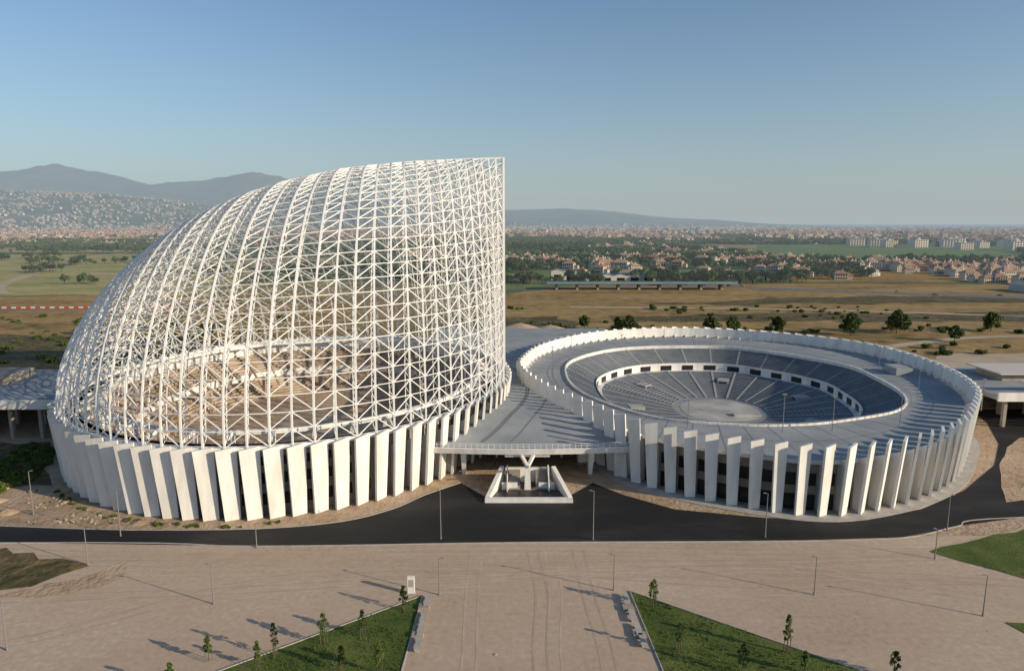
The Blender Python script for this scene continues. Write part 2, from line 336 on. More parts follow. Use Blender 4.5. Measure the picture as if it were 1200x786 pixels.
for side in(1,-1):
    def mir(v): return v if side==1 else Vector((v.x,2*YC-v.y,v.z))
    mb=MB(); mb2=MB(); mb3=MB()
    innr=[]
    for i,A in enumerate(ribs):
        o=[]
        for j in range(len(A)-1):
            c=(A[j]+A[j+1])/2; nb=ribs[min(i+1,N_-1)]; pb=ribs[max(i-1,0)]
            jj=min(j,len(nb)-1,len(pb)-1); n=(A[j+1]-A[j]).cross(nb[jj]-pb[jj])
            if n.length<1e-3: n=ctr-c
            n.normalize()
            if n.dot(ctr-c)<0: n=-n
            o.append(c+n*1.7)
        innr.append(o)
    for i,A in enumerate(ribs):
        I=innr[i]
        for j in range(len(A)-1):
            mb.beam(mir(A[j]),mir(A[j+1]),.36,.30)
            mb3.beam(mir(A[j]),mir(I[j]),.11); mb3.beam(mir(I[j]),mir(A[j+1]),.11)
            if j<len(I)-1: mb2.beam(mir(I[j]),mir(I[j+1]),.17)
        if i<N_-1:
            B=ribs[i+1]; m_=min(len(A),len(B))
            for j in range(1,m_): mb2.beam(mir(A[j]),mir(B[j]),.15)
            for j in range(m_-1):
                if (i)%2==0: mb2.beam(mir(A[j]),mir(B[j+1]),.18)
                else: mb2.beam(mir(A[j+1]),mir(B[j]),.18)
    nm='front' if side==1 else 'rear'
    mb.obj('lattice_ribs_'+nm,[M_steel],sail); mb2.obj('lattice_chords_'+nm,[M_steel],sail); mb3.obj('lattice_webs_'+nm,[M_steel],sail)
mb=MB()
for i in range(N_-1): mb.beam(ribs[i][-1],ribs[i+1][-1],.45)
for side in(1,-1):
    A=[v if side==1 else Vector((v.x,2*YC-v.y,v.z)) for v in ribs[0]]
    for j in range(len(A)-1): mb.beam(A[j]+Vector((.3,0,0)),A[j+1]+Vector((.3,0,0)),.55)
mb.obj('ridge_and_edge_chord',[M_steel],sail)
# ---- right stadium
st=empty('open_air_stadium')
fins(RR,100,'facade_fins',st,15,2.1,2.7,-.5,rise=.5)
mb=MB(); ringstrip(mb,RR,(1,-2.6,0),(1,-2.6,10.9)); mb.obj('outer_wall',[M_conc],st)
mb=MB(); 
A0,A1=-.55,math.pi+.15
ringstrip(mb,RR,(1,-.2,11),(1,.1,14.6),n=140,a0=A0,a1=A1); ringstrip(mb,RR,(1,.1,14.6),(1,.7,14.6),n=140,a0=A0,a1=A1); ringstrip(mb,RR,(1,.7,14.6),(1,.4,10),n=140,a0=A0,a1=A1)
mb.obj('rim_parapet',[M_white],st)
mb=MB(); T,_=RR.even(101,0,2*math.pi)
for i in range(100):
    t=(T[i]+T[i+1])/2; tg,nn=RR.frame(t); P=np.array(RR.pt(t))-nn*2.5
    for z0,z1 in((.3,3.6),(5.4,8.0)):
        a=P-tg*1.2;c=P+tg*1.2; mb.quad((*a,z0),(*c,z0),(*c,z1),(*a,z1))
mb.obj('wall_openings',[M_dark],st)
mb=MB(); n=180
for i in range(n):
    def pr(t,f):
        a=np.array(RR.pt(t,1,-1.6)); c=np.array(BR.pt(t)); return tuple(a*(1-f)+c*f)
    a0=2*math.pi*i/n;a1=2*math.pi*(i+1)/n
    mb.quad((*pr(a0,0),11),(*pr(a1,0),11),(*pr(a1,1),11),(*pr(a0,1),11))
    mb.quad((*pr(a0,0),10.2),(*pr(a1,0),10.2),(*pr(a1,0),11),(*pr(a0,0),11),1)
mb.obj('upper_deck',[M_deck,M_white],st)
mb=MB()
for i in range(60):
    t=2*math.pi*i/60; p,q=Vector((*pr(t,0),11.02)),Vector((*pr(t,1),11.02)); d=(q-p).normalized(); nn=Vector((-d.y,d.x,0))*.08
    mb.quad(p-nn,q-nn,q+nn,p+nn)
for f in(.5,):
    for i in range(n):
        a0=2*math.pi*i/n;a1=2*math.pi*(i+1)/n
        mb.quad((*pr(a0,f),11.03),(*pr(a1,f),11.03),(*pr(a1,f+.01),11.03),(*pr(a0,f+.01),11.03))
mb.obj('deck_joints',[M_deckline],st)
mb=MB()
ringstrip(mb,BR,(1,.6,11),(1,.6,11.5)); ringstrip(mb,BR,(1,.6,11.5),(1,.1,11.5)); ringstrip(mb,BR,(1,.1,11.5),(1,.1,10.4))
mb.obj('bowl_parapet',[M_white],st)
mb=MB(); 
for i in range(150):
    a=BR.pt(2*math.pi*i/150,1,1.4); c=BR.pt(2*math.pi*(i+1)/150,1,1.4)
    mb.beam((*a,12.1),(*c,12.1),.07); mb.beam((*a,11),(*a,12.1),.06)
mb.obj('bowl_handrail',[M_metal],st)
mb=MB()
def tier(mb,k,z,kend,zend,rows):
    dk=(k-kend)/rows;dz=(z-zend)/rows
    for i in range(rows):
        ringstrip(mb,BR,(k,0,z),(k-dk,0,z)); ringstrip(mb,BR,(k-dk,0,z),(k-dk,0,z-dz)); k-=dk;z-=dz
tier(mb,1.0,10.4,.80,6.2,13)
ringstrip(mb,BR,(.80,0,6.2),(.80,0,6.9),m=1); ringstrip(mb,BR,(.797,0,6.9),(.797,0,4.3),m=1); ringstrip(mb,BR,(.797,0,6.9),(.80,0,6.9),m=1)
ringstrip(mb,BR,(.797,0,4.3),(.76,0,4.3),m=1)
tier(mb,.76,4.3,.30,.45,18)
ringstrip(mb,BR,(.30,0,.45),(.001,0,.3),m=2)
mb.obj('seating_bowl',[M_seat,M_white,M_floor],st)
mb=MB()
for i in range(30):
    t=2*math.pi*(i+.5)/30
    for (k0,z0,k1,z1) in((1.0,10.6,.80,6.4),(.76,4.55,.30,.7)):
        p,q=Vector((*BR.pt(t,k0),z0)),Vector((*BR.pt(t,k1),z1)); d=(q-p); nn=Vector((-d.y,d.x,0)).normalized()*.35
        mb.quad(p-nn,q-nn,q+nn,p+nn)
mb.obj('aisle_stairs',[M_aisle],st)
mb=MB()
for i in range(32):
    t=2*math.pi*i/32; a=BR.pt(t-.05,.795); c=BR.pt(t+.05,.795)
    mb.quad((*a,4.35),(*c,4.35),(*c,6.1),(*a,6.1))
mb.obj('vomitory_openings',[M_dark],st)
mb=MB()
for i in range(6):
    t=2*math.pi*(i+.2)/6; p=np.array(BR.pt(t,.58)); tg,nn=BR.frame(t)
    q=lambda a,b_,z:(*(p+tg*a+nn*b_),z)
    mb.hexa([q(-1.8,-2.2,.9),q(1.8,-2.2,.9),q(1.8,2.2,1.5),q(-1.8,2.2,1.5)],[q(-1.8,-2.2,3.5),q(1.8,-2.2,3.5),q(1.8,2.2,3.6),q(-1.8,2.2,3.6)],0)
    mb.quad(q(-1.3,-2.25,1.5),q(1.3,-2.25,1.5),q(1.3,-2.25,3.1),q(-1.3,-2.25,3.1),1)
mb.obj('vomitory_boxes',[M_aisle,M_dark],st)
mb=MB(); ringstrip(mb,BR,(.25,0,.5),(.001,0,.5)); mb.box(66,74,196,198.5,.5,1.1); mb.obj('arena_floor_slab',[M_pool],st)
mb=MB(); 
for (x,y,h) in((72,148,8),(90,153,8),(117,165,8),(110,180,8),(60,146,9),(40,150,8),(118,215,8),(100,258,7),(60,266,7),(22,250,7),(13,215,7)):
    mb.cyl((x,y,11),(x,y,11+h),.11,.07,6); mb.box(x-.5,x+.5,y-.15,y+.15,11+h-.1,11+h+.12)
mb.obj('deck_masts',[M_metal],st)
mb=MB(); ringstrip(mb,RR,(1,-3,.16),(1,2.6,.16)); ringstrip(mb,RR,(1,2.6,.16),(1,2.6,0)); mb.obj('concrete_apron',[M_kerb],st)
mb=MB(); mb.box(118,123,205,212,11,13.2); mb.obj('rooftop_huts',[M_deck],st)
# ---- elevated plaza
pz=empty('elevated_plaza')
def zf(x,y): 
    t=min(1,max(0,(y-146)/20)); return 7.9+2.7*t*t*(3-2*t)
def front(x): return 146.2-1.8*math.sin(math.pi*min(1,max(0,(x+23)/51)))
yl=[(147,-23),(160,-13),(190,-4),(215,-6),(232,-9),(262,-32),(305,-34)]; yr=[(147,28),(165,24),(198,10),(215,9),(240,17),(272,38),(305,42)]
mb=MB(); ys=[None]+[147+i*2 for i in range(0,79)]
def row(y):
    yy=147 if y is None else y
    a=np.interp(yy,[q[0] for q in yl],[q[1] for q in yl]); c=np.interp(yy,[q[0] for q in yr],[q[1] for q in yr]); o=[]
    for k in range(21):
        x=a+(c-a)*k/20; Y=front(x) if y is None else y; o.append((x,Y,zf(x,Y)))
    return o
rows=[row(y) for y in ys]
for a,c in zip(rows[:-1],rows[1:]):
    for k in range(20): mb.quad(a[k],a[k+1],c[k+1],c[k])
mb.obj('plaza_paving',[M_deck],pz,smooth=True)
mb=MB()
for a,c in zip(rows[:-1],rows[1:]):
    for k in (0,20): mb.quad(a[k],c[k],(c[k][0],c[k][1],0),(a[k][0],a[k][1],0))
mb.obj('plaza_side_walls',[M_conc],pz)
mb=MB()
fr=[(-23+51*i/10,front(-23+51*i/10)) for i in range(11)]
for i in range(10):
    a=fr[i];c=fr[i+1]
    mb.hexa([(a[0],a[1]-.5,6.9),(c[0],c[1]-.5,6.9),(c[0],c[1]+.0,6.9),(a[0],a[1]+.0,6.9)],[(a[0],a[1]-.9,8.15),(c[0],c[1]-.9,8.15),(c[0],c[1]-.02,8.15),(a[0],a[1]-.02,8.15)])
    mb.quad((a[0],a[1]-.2,6.89),(c[0],c[1]-.2,6.89),(3+(c[0]-3)*.9,c[1]+9,5.2),(3+(a[0]-3)*.9,a[1]+9,5.2))
mb.obj('edge_beam_and_soffit',[M_white],pz)
mb=MB()
for i in range(10):
    a=Vector((*fr[i],0));c=Vector((*fr[i+1],0))
    for zz_ in(8.65,8.95,9.3): mb.beam((a.x,a.y-.45,zz_),(c.x,c.y-.45,zz_),.05)
    for j in range(4):
        p=a.lerp(c,j/4); mb.beam((p.x,p.y-.45,8.1),(p.x,p.y-.45,9.3),.07)
mb.obj('railing',[M_steel],pz)
mb=MB()
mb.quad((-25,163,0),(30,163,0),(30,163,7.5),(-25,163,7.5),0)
for i in range(12):
    x=-20+i*4; mb.box(x,x+.5,161.5,162.5,0,7.4,1)
mb.box(-22,-12,158,161,0,3,1); mb.box(16,26,158,161,0,3,1)
mb.obj('undercroft_back_wall',[M_dark,M_white],pz)
mb=MB()
for x in(-17,-11,18,24):
    mb.hexa([(x-.4,150,0),(x+.4,150,0),(x+.4,151.2,0),(x-.4,151.2,0)],[(x-.6,147,6.6),(x+.6,147,6.6),(x+.6,152.5,6.2),(x-.6,152.5,6.2)])
for x in(-19.5,25.0): mb.hexa([(x-1.6,148.6,0),(x+1.6,148.6,0),(x+1.6,149,0),(x-1.6,149,0)],[(x-2,147.4,6.6),(x+2,147.4,6.6),(x+2,148,6.6),(x-2,148,6.6)])
mb.obj('support_piers',[M_white],pz)
mb=MB()
for off in(6,6.6,12):
    w=.35 if off!=12 else .25
    for i in range(90):
        t0_=-.95+1.9*i/90; t1_=-.95+1.9*(i+1)/90
        q=[LR.pt(t0_,1,off),LR.pt(t1_,1,off),LR.pt(t1_,1,off+w),LR.pt(t0_,1,off+w)]
        if min(p[1] for p in q)>148: mb.quad(*[(p[0],p[1],zf(*p)+.05) for p in q])
mb.obj('plaza_gutters',[M_deckline],pz)
# ---- stair entrance
se=empty('stair_entrance')
mb=MB()
def wall(a,b,h0,h1,w=.6,z=.1):
    a=Vector((*a,0));c=Vector((*b,0));d=(c-a).normalized();nn=Vector((-d.y,d.x,0))*w/2
    mb.hexa([a-nn+Vector((0,0,z)),c-nn+Vector((0,0,z)),c+nn+Vector((0,0,z)),a+nn+Vector((0,0,z))],[a-nn+Vector((0,0,h0)),c-nn+Vector((0,0,h1)),c+nn+Vector((0,0,h1)),a+nn+Vector((0,0,h0))])
mb.box(-5.6,12.6,133.6,135.0,.1,.8)
wall((-5.1,135.0),(-2.2,145),.9,3.9,.9); wall((12.1,135.0),(9.2,145),.9,3.9,.9)
wall((-1.5,145.6),(8.5,145.6),3.4,3.4,.6)
wall((-2.2,141),(1.2,141),1.6,1.6,.5); wall((5.8,141),(9.2,141),1.6,1.6,.5)
wall((-1.0,145),(-1.0,139.5),4.2,1.3,.25); wall((8.0,145),(8.0,139.5),4.2,1.3,.25)
mb.obj('parapet_walls',[M_white],se)
mb=MB()
mb.hexa([(2.7,140.6,.1),(4.1,140.6,.1),(4.1,142.2,.1),(2.7,142.2,.1)],[(2.9,141,5.2),(3.9,141,5.2),(3.9,142,5.2),(2.9,142,5.2)])
mb.beam((3.4,141.5,5),(1.8,145,6.9),.6,.7); mb.beam((3.4,141.5,5),(5.0,145,6.9),.6,.7); mb.beam((3.4,141.5,4.9),(3.4,138.5,6.6),.4,.5); mb.beam((-1.6,145,6.4),(8.4,145,6.4),.5,.6)
mb.obj('forked_pillar',[M_white],se)
mb=MB(); mb.box(-4.2,11.2,135.0,140.5,.1,.14,1)
for i in range(10): 
    y=140.7+i*.45; mb.box(-.6,1.8,y,y+.45,.1,.5+i*.28,0); mb.box(5.2,7.6,y,y+.45,.1,.5+i*.28,0)
mb.box(1.8,5.2,142.4,145,.1,.16,1)
mb.obj('stair_flight',[M_conc,M_dark],se)
# ---- side platforms
def platform(name,x0,x1,y0,y1,z):
    e=empty(name); mb=MB(); mb.box(x0,x1,y0,y1,z-1.3,z); mb.box(x0,x1,y0-.6,y0-.004,z-1.6,z+.9,1); mb.obj('slab',[M_deck,M_white],e)
    mb=MB(); x=x0+3
    while x<x1-1: 
        mb.box(x,x+.9,y0+1,y0+2,0,z-1.3); mb.box(x,x+.9,y0+14,y0+15,0,z-1.3); x+=8
    mb.obj('columns',[M_conc],e); mb=MB(); mb.box(x0+1,x1-1,y1-4,y1-3,0,z-1.3); mb.obj('rear_wall',[M_conc],e)
    return e
e=platform('concrete_podium',-290,-119,176,218,10)
mb=MB(); mb.box(-190,-150,196,210,10,12.5); mb.box(-240,-205,190,212,10,12); mb.obj('plant_rooms',[M_conc],e)
e=platform('concrete_podium',136,300,186,224,9.5)
mb=MB(); mb.box(150,172,204,216,9.5,11.8); mb.box(148,174,202,218,11.8,12.2,1); mb.box(186,230,200,218,9.5,12.5); mb.box(182,234,197,221,12.5,13.0,1)
for i in range(7): mb.beam((150+i*12,190,9.5),(150+i*12,190,12.0),.5); 
mb.box(146,226,189,192,12.0,12.5,1)
mb.obj('plant_rooms',[M_conc,M_wall2],e)
def stones(name,n,gen,mt,smin,smax):
    mb=MB()
    for i in range(n):
        g_=gen()
        if g_ is None: continue
        x,y,z=g_; s_=U(smin,smax)*(1.7 if R()<.06 else 1); c=Vector((x,y,z+s_*.2)); k=[Vector((U(-1,1),U(-1,1),U(-.6,.8)))*s_*.5 for _ in range(8)]
        mb.hexa([c+Vector((-s_,-s_,-s_*.3))*.5+k[0]*.4,c+Vector((s_,-s_,-s_*.3))*.5+k[1]*.4,c+Vector((s_,s_,-s_*.3))*.5+k[2]*.4,c+Vector((-s_,s_,-s_*.3))*.5+k[3]*.4],
            [c+Vector((-s_,-s_,s_*.6))*.45+k[4]*.5,c+Vector((s_,-s_,s_*.6))*.45+k[5]*.5,c+Vector((s_,s_,s_*.6))*.45+k[6]*.5,c+Vector((-s_,s_,s_*.6))*.45+k[7]*.5])
    return mb.obj(name,[mt])
def g1():
    x=U(-130,-58); y=U(122,142); t=math.atan2(y-191,x+57)
    if math.hypot(x+57,y-191)<LR.rad(t)+1.8 or y<123.5 or mn.noise(Vector((x*.12,y*.12,0)))<-.05: return None
    return x,y,0
stones('rubble',1100,g1,M_path,.08,.45)
stones('rubble',160,g1,M_dark,.1,.4)
stones('loose_stones',260,lambda:(U(-95,95),U(66,114),.04),M_path,.05,.16)
def heap(x,y,r,h,m):
    mb=MB(); n=18
    for j in range(7):
        for i in range(n):
            a=2*math.pi*i/n; f=1-j/6; rr=r*f*(1+.25*mn.noise(Vector((math.cos(a)*1.3+x,math.sin(a)*1.3+y,j*.3)))); zz_=h*(1-f**1.3)*(1+.25*mn.noise(Vector((x+i,y,j))))*(1 if j else 0)
            mb.v.append((x+rr*math.cos(a)*1.3,y+rr*math.sin(a),zz_-.05*(j==0)))
    for j in range(6):
        for i in range(n): mb.f.append((j*n+i,j*n+(i+1)%n,(j+1)*n+(i+1)%n,(j+1)*n+i)); mb.m.append(0)
    mb.obj('soil_heap',[m],smooth=True)
for a in((-118,138,5,2.0),(-109,134,3,1.2),(-101,129,2,.8),(-128,150,6,2.6),(-72,124.2,1.4,.5),(190,250,9,4),(215,262,12,5),(250,256,8,3.5),(170,262,6,2.5),(4,345,16,7),(20,352,12,5),(-12,330,11,5)): heap(*a,M_soil)
ex=empty('excavator'); mb=MB()
for y in(-1.3,1.3): mb.hexa([(-2,y-.35,0),(2,y-.35,0),(2,y+.35,0),(-2,y+.35,0)],[(-2.3,y-.35,.9),(2.3,y-.35,.9),(2.3,y+.35,.9),(-2.3,y+.35,.9)],1)
mb.box(-2.2,1.4,-1.3,1.3,1.1,2.3); mb.box(-.2,1.3,-1.25,-.2,2.3,3.3,1); mb.beam((1.2,.3,2),(4.4,.3,5),.5,.6); mb.beam((4.4,.3,5),(6.4,.3,2.2),.4,.45); mb.hexa([(6,-.3,1),(7,-.3,1.2),(7,.9,1.2),(6,.9,1)],[(5.8,-.3,2.2),(6.9,-.3,2.2),(6.9,.9,2.2),(5.8,.9,2.2)],1)
mb.obj('body_and_arm',[M_yel,M_dark],ex); ex.location=(228,246,.1); ex.rotation_euler=(0,0,2.6)
# ------------------------------------------------------------------ street furniture
def lamp(x,y,h,d=1):
    mb=MB(); mb.cyl((0,0,0),(0,0,.5),.15,.13,10); mb.cyl((0,0,.5),(0,0,h),.10,.06,10)
    mb.beam((0,0,h-.05),(0.5*d,0,h+.05),.06); mb.hexa([(.25*d,-.13,h+.02),(.85*d,-.1,h+.08),(.85*d,.1,h+.08),(.25*d,.13,h+.02)],[(.3*d,-.1,h+.15),(.8*d,-.08,h+.16),(.8*d,.08,h+.16),(.3*d,.1,h+.15)])
    o=mb.obj('street_lamp',[M_metal]); o.location=(x,y,.06)
for x,y,h in((-68.3,84.3,7.2),(-71.8,107.8,6.5),(-72.3,118.5,9),(-45.3,95.7,6.4),(-13,117.2,9.4),(14.8,117,9.4),(46.6,118,8.5),(81.8,120.8,7),(-11.3,98.3,6),(16,99.6,6),(47,98.3,6.3),(72.8,109.8,5.5),(69.3,92.5,6.4),(-45.5,114,4.5),(-95,128,9),(96,99,6)):
    lamp(x,y,h,1 if R()<.5 else -1)
mb=MB(); mb.box(-.55,.55,-.2,.2,0,2.9); mb.box(-.7,.7,-.35,.35,0,.15,1); mb.box(-.4,.4,-.215,-.2,1.2,2.4,1); o=mb.obj('information_totem',[M_white,M_kerb]); o.location=(-15.7,98.6,.1)
def bench(x,y):
    mb=MB(); mb.hexa([(-.35,-1.4,.35),(.35,-1.4,.35),(.35,1.4,.35),(-.35,1.4,.35)],[(-.4,-1.45,.55),(.4,-1.45,.55),(.4,1.45,.55),(-.4,1.45,.55)]); mb.box(-.28,.28,-1.1,-.7,0,.35); mb.box(-.28,.28,.7,1.1,0,.35)
    o=mb.obj('stone_bench',[M_kerb]); o.location=(x,y,.06)
for x,y in((-12.9,96),(-12.9,91.5),(-12.9,88.5),(-12.8,85),(17.4,96.5),(17.6,92),(17.8,88.5),(18,86)): bench(x,y)
mb=MB()
for x0,x1,y0,y1 in((-14.0,-12.4,94,95.2),(-14,-12.4,87,88),(16.6,18.2,93.6,95),(17,18.8,87,88)): mb.box(x0,x1,y0,y1,.06,.5)
mb.obj('planter_blocks',[M_conc])
mb=MB()
for i in range(60):
    x=-420+i*3.2; y=462+.03*(x+300)
    mb.hexa([(x,y-.4,.1),(x+3,y-.4,.1),(x+3,y+.4,.1),(x,y+.4,.1)],[(x,y-.15,1.3),(x+3,y-.15,1.3),(x+3,y+.15,1.3),(x,y+.15,1.3)],i%2)
mb.obj('traffic_barrier',[M_red,M_wall2])
# ------------------------------------------------------------------ vegetation
def leafcloud(mb,c,r,n,s,m=1,flat=.8):
    for _ in range(n):
        while True:
            d=Vector((U(-1,1),U(-1,1),U(-1,1)))
            if .25<d.length<1: break
        p=Vector(c)+Vector((d.x*r,d.y*r,d.z*r*flat)); u=Vector((U(-1,1),U(-1,1),U(-1,1))).normalized(); v=u.orthogonal().normalized(); k=s*U(.6,1.3)
        mb.quad(p-u*k-v*k*.6,p+u*k-v*k*.6,p+u*k*.8+v*k*.6,p-u*k*.8+v*k*.6,m)
def tree(name,x,y,h,w,n,ls,leaf,young=False):
    mb=MB(); tr=.035*h*(.45 if young else .8)
    top=Vector((U(-.03,.03)*h,U(-.03,.03)*h,h*.8)); fork=h*(.3 if young else .22)
    mb.cyl((0,0,0),(top.x*.4,top.y*.4,fork),tr,tr*.7,8); mb.cyl((top.x*.4,top.y*.4,fork),top,tr*.7,tr*.15,6)
    nl=12 if young else 14; lobes=[]
    for i in range(nl):
        a=i*2.4+U(-.4,.4); zz_=fork+(h*.9-fork)*((i+.5)/nl); wf=math.sin(math.pi*min(1,(.18+.8*(i+.5)/nl)))
        rr=w/2*wf*U(.35,.8); e_=Vector((math.cos(a)*rr,math.sin(a)*rr,zz_+U(0,.08)*h))
        mb.cyl((top.x*.4,top.y*.4,fork+(zz_-fork)*.65),e_,tr*.3,tr*.08,5); lobes.append((e_,w*U(.12,.26)*(.7+.3*wf)))
    lobes.append((Vector((top.x,top.y,h*.92)),w*.16))
    for c,r in lobes: leafcloud(mb,c,r,int(n/len(lobes)),ls,1,1.2 if young else .8)
    if young:
        mb.beam((.45,0,0),(.40,0,h*.45),.07); mb.beam((-.45,0,0),(-.40,0,h*.45),.07)
    o=mb.obj(name,[M_trunk,leaf]); o.location=(x,y,.1); o.rotation_euler=(0,0,U(0,6)); return o
for x,y,h,w in((-25.8,85.7,4.6,1.9),(-33,80.6,3.8,1.2),(-31.6,82.9,5.2,1.3),(-20.9,87.6,4.1,1.5),(-16.2,94,3.9,1.5),(-22,80,3.6,1.4),(-17,79.5,4.2,1.6),(21.2,94.7,4.6,1.7),(37,83.8,5.8,1.5),(29.5,79.5,4.2,1.8),(22.4,83.8,4.4,1.1),(48.8,79,3.4,1.6),(-42,76,4,1.4),(-40,82,3.7,1.2),(37.5,79.5,3.2,1.2)):
    tree('young_tree',x,y,h,w,460,.11,M_leafy,True)
for x,y,h,w in((175,348,11,12),(202,354,12,13),(217,330,7.5,8),(257,362,10,11),(139.5,354,8.5,9),(104,352,9,10),(63,362,8,9),(55,352,9,7),(300,345,9,10),(207,360,9,10),(118,360,7,8),(-150,330,9,9),(-210,345,10,10),(-180,360,8,8),(40,372,7,7)):
    tree('broadleaf_tree',x,y,h,w,1500,.42,M_leaf)
def bush(name,pts,leaf):
    mb=MB()
    for x,y,r in pts:
        for _ in range(4): 
            c=Vector((x+U(-.5,.5)*r,y+U(-.5,.5)*r,r*.45)); leafcloud(mb,c,r*.6,int(40+30*r),.16+.05*r,0,.7)
    mb.obj(name,[leaf])
B=[]
for i in range(150):
    B.append((U(-125,-108),U(138,170),U(.6,1.8)))
B=[p for p in B if math.hypot((p[0]+57)/59,(p[1]-191)/66)>1.06]
for i in range(34):
    x=U(-100,-45); yy=191-66*math.sqrt(max(0,1-((x+57)/62)**2))-U(1.5,3.5); 
    if yy>122: B.append((x,yy,U(.2,.55)))
bush('shrubs',B,M_leafy)
B=[(U(-5,430),U(290,470),U(.8,2.6)) for i in range(420)]; B=[p for p in B if mn.noise(Vector((p[0]*.012,p[1]*.02,0)))>.0]
B+=[(U(-430,-130),U(235,420),U(.8,2.6)) for i in range(300)]
bush('scrub_bushes',B,M_leaf)
mb=MB()
def intri(x,y): 
    return (y<98-(-13.9-x)*.76 and -50<x<-14.2) or (y<99.3-(x-18.5)*.72 and 19.2<x<60)
for i in range(9000):
    x=U(-50,60); y=U(70,99)
    if not intri(x,y) or mn.noise(Vector((x*.25,y*.25,3)))<-.1: continue
    for _ in range(2):
        a=U(0,6.3); hgt=U(.10,.28); dx,dy=math.cos(a)*.09,math.sin(a)*.09; ox,oy=x+U(-.1,.1),y+U(-.1,.1)
        mb.tri((ox-dx,oy-dy,.12),(ox+dx,oy+dy,.12),(ox+U(-.08,.08),oy+U(-.08,.08),.12+hgt))
mb.obj('grass_tufts',[M_grass])
def instancer(name,items,mk,mats,pname):
    mb=MB()
    for x,y,z,s_,r in items:
        c,d=math.cos(r)*s_/2,math.sin(r)*s_/2
        mb.quad((x-c+d,y-d-c,z),(x+c+d,y+d-c,z),(x+c-d,y+d+c,z),(x-c-d,y-d+c,z))
    o=mb.obj(name,[M_leaf]); o.instance_type='FACES'; o.use_instance_faces_scale=True; o.instance_faces_scale=1
    o.show_instancer_for_render=False; o.show_instancer_for_viewport=False
    q=MB(); mk(q); q.obj(pname,mats,o); return o
def hz(x,y):
    px=600+x/15.
    A=np.interp(px,[-400,-200,0,60,110,150,200,250,300,325,345,400,500,590,700,800,900,1000,1100],[700,900,960,975,880,770,800,800,925,850,760,560,390,335,300,180,60,0,0])
    a=A*math.exp(-((y-12500)/2300.)**2)
    px2=600+x/8.75
    B_=np.interp(px2,[-300,0,60,120,200,260,330,450,600],[430,400,360,350,260,170,90,20,0])
    b_=B_*math.exp(-((y-7300)/1500.)**2)
    nz_=mn.fractal(Vector((x*.0006,y*.0006,1.3)),.9,2.1,6)
    z_=max(a,b_)*.75+.25*(a+b_)
    return z_*(1+.16*nz_)-6+ (10*nz_ if z_>30 else 0)
def grid(name,x0,x1,y0,y1,nx,ny):
    mb=MB(); 
    for j in range(ny+1):
        for i in range(nx+1):
            x=x0+(x1-x0)*i/nx;y=y0+(y1-y0)*j/ny; mb.v.append((x,y,hz(x,y)))
    for j in range(ny):
        for i in range(nx):
            a=j*(nx+1)+i; mb.f.append((a,a+1,a+nx+2,a+nx+1)); mb.m.append(0)
    return mb.obj(name,[M_hill],smooth=True)
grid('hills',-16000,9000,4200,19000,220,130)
def gz(x,y): return max(0,hz(x,y)) if y>4200 else 0
def mk_tree(k):
    def f(q):
        random.seed(k); q.cyl((0,0,0),(0,0,.35),.04,.025,5,0)
        for _ in range(9):
            a=U(0,6.3); rr=U(.05,.3); leafcloud(q,(math.cos(a)*rr,math.sin(a)*rr,U(.35,.8)),U(.16,.26),45,.055,1)
    return f
def mk_grove(k):
    def f(q):
        random.seed(k)
        for _ in range(26):
            x,y=U(-.5,.5),U(-.4,.4); h=U(.08,.2); leafcloud(q,(x,y,h*.6),U(.06,.1),26,.028,0,1.0)
    return f
def mk_house(k,hh=.5,roofed=True):
    def f(q):
        q.box(-.5,.5,-.35,.35,0,hh,0)
        if roofed:
            e_=.06; a=[(-.5-e_,-.35-e_,hh),(.5+e_,-.35-e_,hh),(.5+e_,.35+e_,hh),(-.5-e_,.35+e_,hh)]; r0=(-.22,0,hh+.2); r1=(.22,0,hh+.2)
            q.quad(a[0],a[1],r1,r0,1); q.quad(a[2],a[3],r0,r1,1); q.tri(a[1],a[2],r1,1); q.tri(a[3],a[0],r0,1); q.box(.1,.18,.05,.13,hh,hh+.34,0)
            q.box(.5,.85,-.2,.25,0,hh*.6,0); q.quad((.48,-.24,hh*.6),(.9,-.24,hh*.6),(.9,.02,hh*.75),(.48,.02,hh*.75),1); q.quad((.48,.02,hh*.75),(.9,.02,hh*.75),(.9,.3,hh*.6),(.48,.3,hh*.6),1)
        else: q.box(-.52,.52,-.37,.37,hh,hh+.03,1); q.box(-.1,.1,-.1,.1,hh+.03,hh+.12,0)
        nf=2 if roofed else 4
        for s_ in range(nf):
            z0=hh*(s_+.25)/nf; z1=hh*(s_+.75)/nf
            for i in range(5):
                x=-.42+i*.18; q.quad((x,-.353,z0),(x+.1,-.353,z0),(x+.1,-.353,z1),(x,-.353,z1),2)
    return f
def clump(x,y,s,o=0): return mn.noise(Vector((x*s+o,y*s-o,.5)))
random.seed(11)
field=lambda x,y:(430<x<1250 and 1090<y<1900 and x<y*.75) or (60<x<300 and 740<y<870) 
TR=[];GR=[];HA=[];HB=[];HC=[]
for i in range(10500):
    y=650+1700*R()**1.2; x=U(-.85,.85)*y
    if field(x,y): continue
    if x<-150 and y<1350:
        if clump(x,y,.012,3)<.3: continue
    elif clump(x,y,.008)<(.0 if y<850 else -.2): continue
    TR.append((x,y,0,U(6,14),U(0,6.3)))
for i in range(13500):
    y=1100+8200*R()**1.25; x=U(-.85,.85)*y
    if field(x,y) or (x<-250 and y<1500): continue
    if clump(x,y,.0022,5)<-.06 and clump(x,y,.008,9)<.12: continue
    GR.append((x,y,gz(x,y),U(28,65),U(-.5,.5)))
